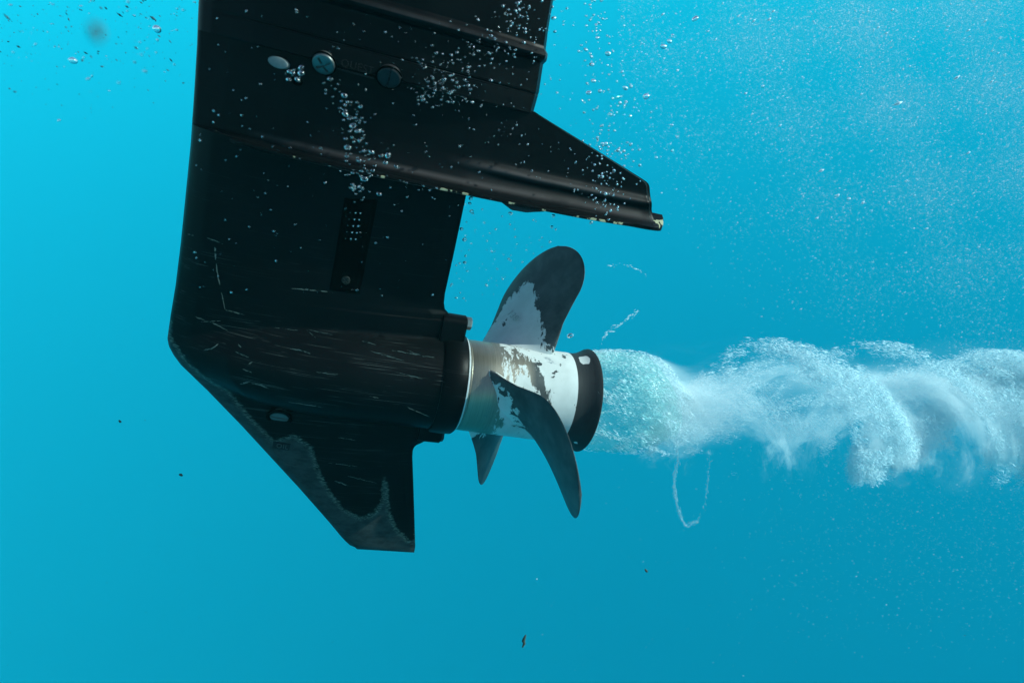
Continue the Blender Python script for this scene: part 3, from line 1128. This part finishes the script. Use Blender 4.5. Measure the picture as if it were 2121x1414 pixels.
def build_wash():
    want = 420000
    Ps, Ds, Ls, Ws = [], [], [], []
    got = 0
    r_ = np.random.default_rng(11)
    while got < want:
        n = 400000
        x = 0.072 + (r_.random(n) ** 1.15) * 1.1
        th = r_.uniform(-math.pi, math.pi, n)
        rr = r_.random(n) ** 0.6 * 1.35
        Rw = wash_radius(x)
        Rw = Rw * (1 - 0.40 * np.exp(-((x - 0.203) / 0.026) ** 2) * np.clip(np.cos(th), 0, 1))
        psi = th + 2 * math.pi * (x - 0.07) / 0.36
        ph3 = 2 * psi - 4.363
        c = wash_centre(x)
        off = np.stack([0 * x, np.sin(th) * rr * Rw, np.cos(th) * rr * Rw], -1)
        P = c + off
        # noise coordinates follow the swirl, so the texture is drawn out along the flow
        PS = np.stack([x * 0.30, np.sin(psi) * rr * Rw, np.cos(psi) * rr * Rw], -1)
        nl = sn(PS, 26, 2)
        nz = sn(PS, 70, 0)
        nf = sn(P * np.array([0.4, 1, 1]), 190, 1)
        nff = sn(P * np.array([0.35, 1, 1]), 430, 2)
        band = 0.5 + 0.5 * np.cos(ph3 + 0.8 * nl + 0.3 * nz)
        near = x < 0.19
        edge = 1.02 + 0.18 * nl + 0.14 * nz + 0.05 * nf
        # beyond the pinch: helical ropes of foam wound round a hollow core
        thr = np.interp(x, [0.19, 0.5, 0.75, 1.1], [0.86, 0.82, 0.6, 0.45])
        d = np.clip(band * 2.0 - thr + 0.30 * nz + 0.26 * nf + 0.20 * nff, 0.004, 1)
        d *= np.clip((band - 0.22) / 0.3, 0.05, 1)
        d *= np.clip((edge - rr) / 0.28, 0, 1) * np.interp(rr, [0, 0.5, 0.75, 1.4], [0.10, 0.18, 1.0, 1.0])
        # the gas bag between the ring and the pinch: foam on its upper side only
        up = np.cos(th - 0.4)
        wall = (rr > 0.93) * (rr < 1.01)
        bag = np.clip((up + 0.45 - 2.0 * (x - 0.11)) * 0.9 + 0.55 * nf + 0.5 * nff, 0, 1) * wall * 0.27
        streak = np.clip(1 - np.abs(((th + 2.05 + 9.0 * (x - 0.12) + 0.15 * nf)) / 0.12), 0, 1) * wall * 0.9
        streak2 = np.clip(1 - np.abs(((th + 1.35 + 7.0 * (x - 0.12) + 0.2 * nf)) / 0.3), 0, 1) * wall * np.clip(0.6 * nff + 0.3, 0, 1)
        core = np.clip((x - 0.130) / 0.05, 0, 1) * np.clip(0.55 + 0.4 * up * rr + 0.4 * nf + 0.3 * nff, 0, 1) * (rr < 0.8)
        bag = np.maximum(np.maximum(np.maximum(bag, streak), streak2), core * 0.12)
        core2 = np.clip(1 - np.abs(x - 0.20) / 0.07, 0, 1) * np.clip(0.55 + 0.4 * nf + 0.3 * nff, 0, 1) * (rr < 0.75)
        d = np.maximum(d, core2 * 0.25)
        wn_ = np.clip((0.205 - x) / 0.05, 0, 1)
        wn_ = wn_ * wn_ * (3 - 2 * wn_)
        d = bag * wn_ + d * (1 - wn_)
        d *= np.interp(x, [0.07, 0.18, 0.35, 0.6, 1.0, 1.2], [1.0, 1.0, 1.0, 0.85, 0.6, 0.3])
        keep = r_.random(n) < d
        P, x, th, rr = P[keep], x[keep], th[keep], rr[keep]
        m = len(P)
        tang = np.stack([0 * th, np.cos(th), -np.sin(th)], -1)
        swirl = np.where(x < 0.19, 0.35, 0.28)[:, None]
        D = np.array([1.0, 0, 0]) - tang * swirl + r_.normal(size=(m, 3)) * 0.22
        D /= np.linalg.norm(D, axis=1, keepdims=True)
        L = r_.gamma(2.0, 0.0009, m) + 0.0005
        W = r_.gamma(2.0, 0.00005, m) + 0.00005
        big = (r_.random(m) < 0.06) & (rr > 0.85)
        W = np.where(big, W * 2.6, W); L = np.where(big, L * 1.5, L)
        Ps.append(P); Ds.append(D); Ls.append(L); Ws.append(W)
        got += m
    P, D, L, W = (np.concatenate(a)[:want] for a in (Ps, Ds, Ls, Ws))
    Pw = P @ MW.T + MP
    Dw = D @ MW.T
    o = link('propeller_wash', oct_cloud(Pw, Dw, L, W), FOAM)
    tag(o, 'white twisting rope of foam streaming aft from the propeller ring', 'foam', kind='stuff')



def build_milk():
    """the milky air too fine to see as bubbles, a cloud along the same twisting wash"""
    m = NT('milky_air')
    sep = m.n('ShaderNodeSeparateXYZ')
    tc = m.n('ShaderNodeTexCoord')
    m.t.links.new(tc.outputs['Object'], sep.inputs[0])
    X, Y, Z = sep.outputs
    A = m.math
    d = A('SUBTRACT', X, 0.07)
    ex = A('DIVIDE', A('SUBTRACT', X, 0.20), 0.035)
    dip = A('MULTIPLY', A('EXPONENT', A('MULTIPLY', A('MULTIPLY', ex, ex), -1.0)), 0.012)
    Zc = A('ADD', A('SUBTRACT', Z, A('MULTIPLY', d, 0.085)), dip)
    r = A('SQRT', A('ADD', A('MULTIPLY', Y, Y), A('MULTIPLY', Zc, Zc)))
    th = A('ARCTAN2', Y, Zc)
    psi = A('ADD', th, A('MULTIPLY', d, 2 * math.pi / 0.36))
    cmb = m.n('ShaderNodeCombineXYZ')
    m.set(cmb.inputs[0], A('MULTIPLY', X, 0.35))
    m.set(cmb.inputs[1], A('MULTIPLY', A('SINE', psi), r))
    m.set(cmb.inputs[2], A('MULTIPLY', A('COSINE', psi), r))
    n1 = A('SUBTRACT', m.noise(cmb.outputs[0], 16, 2, 0.5), 0.5)
    n2 = A('SUBTRACT', m.noise(cmb.outputs[0], 70, 6, 0.78, 0.8), 0.5)
    mr = m.n('ShaderNodeMapRange')
    m.set(mr.inputs[0], X)
    for k, v in zip((1, 2, 3, 4), (0.2, 0.7, 0.056, 0.074)): mr.inputs[k].default_value = v
    rr = A('DIVIDE', r, mr.outputs[0])
    band = A('MULTIPLY_ADD', A('COSINE', A('ADD', A('MULTIPLY', psi, 2), A('MULTIPLY_ADD', n1, 7.0, -4.363))), 0.5, 0.5)
    thr = m.n('ShaderNodeMapRange')
    m.set(thr.inputs[0], X)
    for k, v in zip((1, 2, 3, 4), (0.2, 0.8, 1.02, 0.5)): thr.inputs[k].default_value = v
    v = A('SUBTRACT', A('MULTIPLY', band, 1.55), thr.outputs[0])
    v = A('ADD', v, A('MULTIPLY', n2, 6.5), clamp=True)
    v = A('MULTIPLY', v, A('MULTIPLY_ADD', m.step(band, 0.22, 0.60), 0.93, 0.07))
    edge = A('DIVIDE', A('SUBTRACT', A('ADD', A('MULTIPLY_ADD', n1, 0.9, 1.0), A('MULTIPLY', n2, 1.9)), rr), 0.35, clamp=True)
    hollow = m.step(rr, 0.15, 0.65)
    hollow = A('MULTIPLY_ADD', hollow, 0.8, 0.2)
    # the neck is filled right through
    nx = A('DIVIDE', A('SUBTRACT', X, 0.195), 0.05)
    neck = A('MULTIPLY', A('EXPONENT', A('MULTIPLY', A('MULTIPLY', nx, nx), -1.0)), A('MULTIPLY', A('SUBTRACT', 1.0, m.step(rr, 0.45, 0.9)), A('MULTIPLY_ADD', n2, 2.5, 0.7, clamp=True)))
    v = A('MAXIMUM', A('MULTIPLY', A('MULTIPLY', v, edge), hollow), neck)
    # loose wisps torn off round the rope
    wisp = A('MULTIPLY', A('SUBTRACT', A('ADD', A('MULTIPLY', n2, 5.0), A('MULTIPLY', n1, 3.0)), 0.35, clamp=True), A('DIVIDE', A('SUBTRACT', 1.55, rr), 0.6, clamp=True))
    v = A('MAXIMUM', v, A('MULTIPLY', wisp, 0.30))
    v = A('MULTIPLY', v, m.step(X, 0.13, 0.21))
    # a thinner skin of foam on the upper side of the gas pocket
    skin = A('MULTIPLY', m.step(rr, 0.72, 0.92), A('SUBTRACT', 1.0, m.step(rr, 0.98, 1.06)))
    skin = A('MULTIPLY', skin, A('SUBTRACT', A('ADD', A('COSINE', A('ADD', th, 0.5)), 0.75), A('MULTIPLY', d, 3.0), clamp=True))
    skin = A('MULTIPLY', skin, A('MULTIPLY_ADD', n2, 3.5, 0.30, clamp=True))
    skin = A('MULTIPLY', skin, A('SUBTRACT', 1.0, m.step(X, 0.17, 0.22)))
    v = A('MAXIMUM', v, A('MULTIPLY', skin, 1.0))
    v = A('MULTIPLY', v, A('SUBTRACT', 1.0, m.step(X, 0.45, 1.1)))
    sca = m.n('ShaderNodeVolumeScatter')
    sca.inputs['Color'].default_value = (0.86, 0.97, 1.0, 1)
    sca.inputs['Anisotropy'].default_value = 0.0
    m.set(sca.inputs['Density'], A('MULTIPLY', v, 36.0))
    m.t.links.new(sca.outputs[0], m.out.inputs['Volume'])
    m.m.cycles.volume_sampling = 'DISTANCE'
    xs = np.linspace(0.0745, 1.25, 40)
    pr = [(0.0745, 0.001)] + [(x, float(np.interp(x, [0.0745, 0.12, 0.2, 0.7, 1.25], [0.060, 0.066, 0.085, 0.112, 0.12]))) for x in xs] + [(1.25, 0.001)]
    V, Fc = lathe(pr, 32)
    V = np.array(V)
    V[:, 2] += 0.085 * np.clip(V[:, 0] - 0.07, 0, None)
    o = link('foam_cloud', mesh('foam_cloud', V, Fc), m.m)
    o.matrix_world = motor.matrix_world.copy()
    tag(o, 'milky cloud of fine air inside the twisting propeller wash', 'foam', kind='stuff')


build_wash()
build_milk()


# ---------------------------------------------------------------- the gas pocket the ring drags behind it
def build_pocket():
    m = NT('thin_gas_wall')
    tr = m.n('ShaderNodeBsdfTransparent')
    tr.inputs[0].default_value = (0.80, 0.975, 0.945, 1)
    gl = m.n('ShaderNodeBsdfAnisotropic')
    gl.inputs['Roughness'].default_value = 0.12
    rip = m.noise(m.coord((60, 160, 160)), 1.0, 3, 0.6, 0.6)
    m.set(gl.inputs['Normal'], m.bump(rip, 0.6, 0.004))
    lw = m.n('ShaderNodeLayerWeight')
    lw.inputs[0].default_value = 0.15
    mx = m.n('ShaderNodeMixShader')
    m.set(mx.inputs[0], m.math('MULTIPLY', lw.outputs['Facing'], 0.12))
    m.t.links.new(tr.outputs[0], mx.inputs[1])
    m.t.links.new(gl.outputs[0], mx.inputs[2])
    m.t.links.new(mx.outputs[0], m.out.inputs['Surface'])
    xs = np.linspace(0.074, 0.188, 50)
    V, Fc = lathe([(x, float(wash_radius(x)) * 0.965) for x in xs], 96)
    V = np.array(V)
    V = V + (wash_centre(V[:, 0]) - np.stack([V[:, 0], 0 * V[:, 0], 0 * V[:, 0]], -1))
    th = np.arctan2(V[:, 1], V[:, 2])
    k = (1 - 0.40 * np.exp(-((V[:, 0] - 0.203) / 0.026) ** 2) * np.clip(np.cos(th), 0, 1)) * np.interp(V[:, 0], [0.14, 0.19], [1, 0.62])
    k = k + 0.03 * np.sin(3 * th + 40 * V[:, 0]) * np.clip((V[:, 0] - 0.08) / 0.05, 0, 1)
    V[:, 1] *= k; V[:, 2] *= k
    V = V @ MW.T + MP
    o = link('gas_pocket', mesh('pocket', V, Fc), m.m, None, 60)
    tag(o, 'smooth teal pocket of exhaust gas tapering behind the black propeller ring', 'gas pocket')


build_pocket()


# ---------------------------------------------------------------- bubbles
def m2w(p): return MW @ np.asarray(p) + MP


def ico(sub):
    bm = bmesh.new()
    bmesh.ops.create_icosphere(bm, subdivisions=sub, radius=1)
    me = bpy.data.meshes.new('bubble')
    bm.to_mesh(me); bm.free()
    for p in me.polygons: p.use_smooth = True
    me.materials.append(BUBBLE)
    return me


def lumpy(seed):
    me = ico(3)
    r_ = np.random.default_rng(seed)
    co = np.empty(len(me.vertices) * 3)
    me.vertices.foreach_get('co', co)
    co = co.reshape(-1, 3)
    k = r_.normal(size=(5, 3)) * 1.6
    f = 1 + 0.07 * np.sin(co @ k.T + r_.uniform(0, 6, 5)).sum(1) / 1.6
    co = co * f[:, None] * np.array([1, 1, r_.uniform(0.72, 1.0)])
    me.vertices.foreach_set('co', co.ravel())
    me.update()
    return me


ICO = [lumpy(q) for q in range(6)]
BB = []      # px, py, depth plane, diameter in pixels, aspect, cluster


def cl(name, n, gen, size, yr, asp=0.35):
    for _ in range(n):
        x, y = gen()
        d = min(size[2], max(size[0] * 0.7, random.lognormvariate(math.log(size[1] * 0.70), 0.55)))
        BB.append((x, y, random.uniform(*yr), d, 1 + random.random() * asp, name))


def along(pts, spread):
    def g():
        t = random.random() * (len(pts) - 1)
        i = int(t)
        f = t - i
        a, b = pts[i], pts[i + 1]
        sp = spread * (a[2] * (1 - f) + b[2] * f if len(a) > 2 else 1)
        return a[0] + (b[0] - a[0]) * f + random.gauss(0, sp), a[1] + (b[1] - a[1]) * f + random.gauss(0, sp * 0.8)
    return g


def inside(poly):
    xs_ = [p[0] for p in poly]; ys_ = [p[1] for p in poly]
    def g():
        while True:
            q = (random.uniform(min(xs_), max(xs_)), random.uniform(min(ys_), max(ys_)))
            if poly_in(np.array([q]), poly)[0]: return q
    return g


C_COL = 'wavering column over the middle of the leg'
C_TOP = 'loose cloud over the upper trailing edge'
C_SCR = 'cluster beneath the bright cross slot screw'
C_OPEN = 'rising cloud in open water above the fin'
C_FIN = 'scatter in front of the swept fin'
C_ALL = 'thin scatter across the black paint'
C_GAP = 'sparse drift between leg and upright blade'
C_LEFT = 'sparse streaks in water left of the leg'
cl(C_COL, 100, along([(728, 205, 1), (738, 240, 1), (742, 275, .8), (728, 310, 1), (745, 345, 1.1), (740, 380, .8), (735, 410, .6)], 17), (4, 7.5, 15), (-0.11, -0.075), 0.6)
cl(C_COL, 26, along([(730, 300, 1), (790, 340, 1), (880, 400, 1.5)], 16), (4, 6.5, 12), (-0.11, -0.08), 0.6)
cl(C_SCR, 26, along([(600, 150, 1), (625, 165, 1), (700, 175, 1), (690, 205, 1), (720, 215, 1)], 14), (4, 7, 15), (-0.095, -0.07), 0.4)
cl(C_TOP, 200, along([(1100, 10, 1.2), (1060, 60, 1.3), (1010, 110, 1.2), (930, 150, 1.2), (890, 185, 1), (960, 210, .8)], 26), (3, 5.5, 12), (-0.12, -0.07), 0.4)
cl(C_TOP, 110, inside([(830, 60), (1130, 0), (1095, 225), (800, 220)]), (2.5, 4.2, 8), (-0.13, -0.06), 0.4)
cl(C_OPEN, 130, along([(1225, 0, .8), (1235, 60, 1), (1240, 120, 1), (1240, 170, 1.2), (1270, 215, 1.6), (1270, 270, 1.5), (1230, 300, 1), (1240, 340, .7)], 18), (3, 6, 13), (-0.10, 0.02), 0.4)
cl(C_OPEN, 130, inside([(1140, 0), (1420, 0), (1400, 330), (1290, 330), (1110, 220)]), (2, 3.8, 9), (-0.12, 0.05), 0.4)
cl(C_FIN, 110, along([(1290, 310, 1), (1255, 340, 1.4), (1270, 375, 1.4), (1250, 410, 1), (1255, 440, .6)], 22), (2.5, 4.3, 8), (-0.085, -0.065), 0.3)
cl(C_FIN, 60, inside([(1050, 230), (1330, 385), (1200, 430), (1000, 300)]), (2, 3.2, 5), (-0.09, -0.06), 0.3)
cl(C_ALL, 240, inside([(430, 20), (800, 20), (1080, 240), (960, 620), (420, 620), (390, 500)]), (2, 3.2, 6), (-0.16, -0.07), 1.2)
cl(C_GAP, 75, inside([(975, 420), (1190, 470), (1060, 560), (1000, 660), (930, 600)]), (2.5, 4.0, 9), (-0.12, 0.02), 0.6)
cl(C_LEFT, 60, inside([(0, 0), (405, 0), (395, 160), (200, 200), (0, 110)]), (2.5, 4.5, 8), (-0.25, 0.1), 1.5)
for g in ((1386, 86, 12, C_OPEN), (1374, 97, 15, C_OPEN), (1229, 168, 12, C_OPEN), (1259, 112, 14, C_OPEN), (1338, 200, 14, C_OPEN), (1295, 183, 12, C_OPEN), (1147, 38, 11, C_OPEN),
          (325, 61, 18, C_LEFT), (152, 126, 18, C_LEFT), (122, 250, 8, C_LEFT),
          (962, 496, 10, C_GAP), (975, 411, 11, C_GAP), (973, 421, 8, C_GAP), (956, 474, 9, C_GAP), (1143, 470, 8, C_GAP), (1146, 447, 9, C_GAP),
          (785, 402, 14, C_COL), (803, 322, 17, C_COL), (716, 237, 15, C_COL), (720, 305, 16, C_COL), (684, 164, 13, C_SCR), (624, 152, 15, C_SCR), (598, 165, 13, C_SCR), (1254, 401, 9, C_FIN)):
    BB.append((g[0], g[1], -0.09 if g[3] not in (C_OPEN, C_GAP, C_LEFT) else -0.03, g[2], 1.15, g[3]))
ONES = [(1181, 695, -0.06, 12, 1.5, 'lone clear bubble close behind the root of the upright blade'),
        (1440, 39, 0.0, 14, 1.3, 'lone white bubble in open water near the top, far right of the leg'),
        (1580, 179, 0.0, 8, 1.1, 'lone small white bubble in the open water beyond the rising cloud'),
        (1758, 412, 0.0, 9, 1.2, 'lone white bubble halfway down the open water far right of the fin')]

BB.sort(key=lambda b: -b[3])
IND, REST = BB[:290], BB[290:]


def bubble_obj(b, label, group=None):
    x, y, yy, d, asp, _ = b
    w = m2w(unproj(x, y, yy))
    dist = (CB.T @ (w - CAMN))[2]
    r = d / 2 / FPX * dist * 0.86
    o = bpy.data.objects.new('air_bubble', random.choice(ICO))
    COL.objects.link(o)
    o.location = w
    o.scale = (r * asp ** 0.5, r, r / asp ** 0.5)
    o.rotation_euler = (random.gauss(0, 0.3), random.gauss(0.25, 0.3), random.uniform(0, 3))
    tag(o, label, 'air bubble', group)
    return o


for b in ONES:
    bubble_obj(b, b[5])
by = {}
for b in IND: by.setdefault(b[5], []).append(b)
WORD = {C_COL: 'clear', C_TOP: 'bright', C_SCR: 'clear', C_OPEN: 'pale', C_FIN: 'bright', C_ALL: 'faint', C_GAP: 'dark rimmed', C_LEFT: 'dark rimmed'}
for c, L in by.items():
    special = {}
    for key, f in (('largest', lambda b: -b[3]), ('highest', lambda b: b[1]), ('lowest', lambda b: -b[1]), ('leftmost', lambda b: b[0]), ('rightmost', lambda b: -b[0])):
        q = [b for b in L if id(b) not in special]
        if len(L) > 5 and q:
            special[id(min(q, key=f))] = key
    for b in L:
        k = special.get(id(b))
        size = 'small' if b[3] > 7 else 'tiny'
        bubble_obj(b, f"{k} bubble of the {c}" if k else f"{size} {WORD[c]} bubble in the {c}", 'air bubbles in the ' + c)


def build_rest():
    bm = bmesh.new()
    for b in REST:
        x, y, yy, d, asp, _ = b
        w = m2w(unproj(x, y, yy))
        dist = (CB.T @ (w - CAMN))[2]
        r = d / 2 / FPX * dist
        m = Matrix.Translation(Vector(w)) @ Euler((0, random.gauss(0.25, 0.3), random.uniform(0, 3))).to_matrix().to_4x4() @ Matrix.Diagonal((r * asp ** 0.5, r, r / asp ** 0.5, 1))
        bmesh.ops.create_icosphere(bm, subdivisions=2, radius=1, matrix=m)
    me = bpy.data.meshes.new('rest'); bm.to_mesh(me); bm.free()
    for p in me.polygons: p.use_smooth = True
    o = link('fine_bubbles', me, BUBBLE)
    tag(o, 'countless fine air bubbles drifting around the black leg', 'bubbles', kind='stuff')


build_rest()


# ---------------------------------------------------------------- clouds of specks far off
def build_mist():
    r_ = np.random.default_rng(5)
    Ps, Ds, Ls, Ws = [], [], [], []

    def add(n, X0, X1, Y0, Y1, dens, d0, d1, size, long_, ang):
        x = r_.uniform(X0, X1, n); y = r_.uniform(Y0, Y1, n)
        k = r_.random(n) < dens(x, y)
        x, y = x[k], y[k]
        m = len(x)
        dist = r_.uniform(d0, d1, m)
        d = np.stack([(x - CX) / FPX, -(y - CY) / FPX, np.ones(m)], -1) * dist[:, None]
        Ps.append(CAMN + d @ CB.T)
        a = ang + r_.normal(size=m) * 0.25
        D = np.stack([np.cos(a), np.sin(a), r_.normal(size=m) * 0.3], -1)
        D /= np.linalg.norm(D, axis=1, keepdims=True)
        Ds.append(D @ CB.T)
        W = r_.gamma(3, size / 3, m)
        Ws.append(W); Ls.append(W * r_.uniform(1.0, long_, m))

    top = lambda x, y: np.clip((x - 1330) / 700 + (450 - y) / 900, 0, 1) ** 1.6 * np.clip(1.15 - y / 900, 0, 1) * (0.55 + 0.45 * np.sin(x / 61 + y / 83) * np.sin(x / 97 - y / 45))
    add(600000, 1280, 2160, -30, 800, top, 0.8, 2.6, 0.00026, 3.0, 0.45)
    add(4200, 1330, 2160, -30, 760, top, 0.7, 1.6, 0.00052, 2.8, 0.5)
    add(200, 1500, 2160, -30, 480, lambda x, y: 0.6 + 0 * x, 0.7, 1.3, 0.0009, 2.2, 0.5)
    low = lambda x, y: np.clip((x - 1450) / 900, 0, 1) * np.clip(1 - (y - 950) / 420, 0, 1)
    add(40000, 1450, 2160, 880, 1380, low, 0.9, 2.4, 0.00026, 2.2, 0.2)
    add(500, 1100, 2160, 900, 1400, lambda x, y: 0.5 + 0 * x, 0.8, 2.0, 0.00035, 1.6, 0.2)
    P, D, L, W = (np.concatenate(a) for a in (Ps, Ds, Ls, Ws))
    o = link('bubble_mist', oct_cloud(P, D, L, W), FLECK)
    tag(o, 'cloudy mist of fine white specks in the water at the far right', 'specks', kind='stuff')
    Ps.clear(); Ds.clear(); Ls.clear(); Ws.clear()
    lf = lambda x, y: np.clip(1 - y / 260, 0, 1) * 0.8
    add(900, -20, 400, -20, 260, lf, 0.45, 1.0, 0.00035, 4.0, -0.6)
    add(260, -20, 2100, 0, 1400, lambda x, y: 0.5 + 0 * x, 0.8, 1.4, 0.00022, 3.0, -0.3)
    P, D, L, W = (np.concatenate(a) for a in (Ps, Ds, Ls, Ws))
    o = link('drifting_specks', oct_cloud(P, D, L, W), mat_plain('grey_speck', (0.04, 0.10, 0.12), 0.6))
    tag(o, 'dark grey specks streaking through the water at the upper left', 'specks', kind='stuff')


build_mist()


def build_thread(px, n, label, yy, wob, dens=1.0):
    r_ = np.random.default_rng(len(px) * 7 + n)
    pts = np.array([m2w(unproj(x, y, yy)) for x, y in px])
    seg = np.linalg.norm(np.diff(pts, axis=0), axis=1)
    cum = np.concatenate([[0], np.cumsum(seg)])
    t = r_.random(n) * cum[-1]
    P = np.stack([np.interp(t, cum, pts[:, k]) for k in range(3)], -1)
    e = np.stack([np.interp(np.clip(t + 0.004, 0, cum[-1]), cum, pts[:, k]) for k in range(3)], -1) - P + 1e-6
    D = e / np.linalg.norm(e, axis=1, keepdims=True) + r_.normal(size=(n, 3)) * 0.35
    D /= np.linalg.norm(D, axis=1, keepdims=True)
    P = P + r_.normal(size=(n, 3)) * wob * (0.4 + np.abs(np.sin(t * 90))[:, None])
    W = r_.gamma(3, 0.00008, n)
    o = link('bubble_thread', oct_cloud(P, D, W * 5, W), THREAD)
    tag(o, label, 'bubble thread', 'threads of air shed by the blade tips')


build_thread([(1400, 905), (1404, 955), (1397, 985), (1396, 1010), (1402, 1045), (1412, 1075), (1420, 1088), (1445, 1080)], 1000,
             'curling white thread of bubbles hanging below the pinch in the foam', 0.02, 0.0010)
build_thread([(1445, 1080), (1460, 1050), (1466, 1000), (1470, 930)], 110, 'faint thread of bubbles rising from the hook of the bright curling one', 0.02, 0.0010)
build_thread([(1246, 712), (1250, 698), (1262, 684), (1285, 672), (1305, 655), (1322, 644)], 90, 'faint thread of bubbles rising slantwise over the black propeller ring', -0.03, 0.0009)
build_thread([(1255, 552), (1290, 547), (1315, 555), (1340, 575)], 26, 'thin arched thread of bubbles right of the upright blade tip', 0.0, 0.0008)


def bit(px, w, label, dist, col=DEBRIS):
    """small bent scrap drifting in the water"""
    pts = [at(x, y, dist) for x, y in px]
    me = bpy.data.meshes.new('scrap')
    V, Fc = [], []
    ns = 8
    rad = w / 2 / FPX * dist
    n = len(pts)
    fw = CB[:, 2]
    for i, p in enumerate(pts):
        d = pts[min(i + 1, n - 1)] - pts[max(i - 1, 0)]
        d /= np.linalg.norm(d)
        a = np.cross(d, fw); a /= np.linalg.norm(a)
        b = np.cross(d, a)
        k = math.sin(math.pi * (i + 0.35) / (n - 0.3)) ** 0.7
        for q in range(ns):
            th = 2 * math.pi * q / ns
            V.append(p + rad * k * (a * math.cos(th) + b * math.sin(th) * 0.8))
    for i in range(n - 1):
        for q in range(ns):
            Fc.append((i * ns + q, i * ns + (q + 1) % ns, (i + 1) * ns + (q + 1) % ns, (i + 1) * ns + q))
    Fc.append(tuple(range(ns))); Fc.append(tuple((n - 1) * ns + q for q in range(ns)))
    o = link('floating_scrap', mesh('scrap', V, Fc), col, None, 60)
    tag(o, label, 'debris')


bit([(1089, 1314), (1086, 1321), (1084, 1327), (1086, 1332), (1082, 1340)], 7, 'bent dark scrap drifting in clear water at the bottom centre', 0.8)
bit([(371, 982), (375, 983), (378, 985)], 6, 'tiny dark scrap drifting in water left of the skeg', 0.8)
bit([(246, 870), (249, 873), (251, 874)], 5, 'tiny dark speck of scrap drifting left of the lower nose of the leg', 0.8)
bit([(1336, 1178), (1339, 1182), (1341, 1184)], 5, 'tiny dark scrap drifting below the hook of the bubble thread', 0.8)
bit([(189, 50), (195, 58), (200, 66), (204, 76), (207, 84)], 24, 'blurred dark scrap floating close to the lens at the upper left', 0.11)
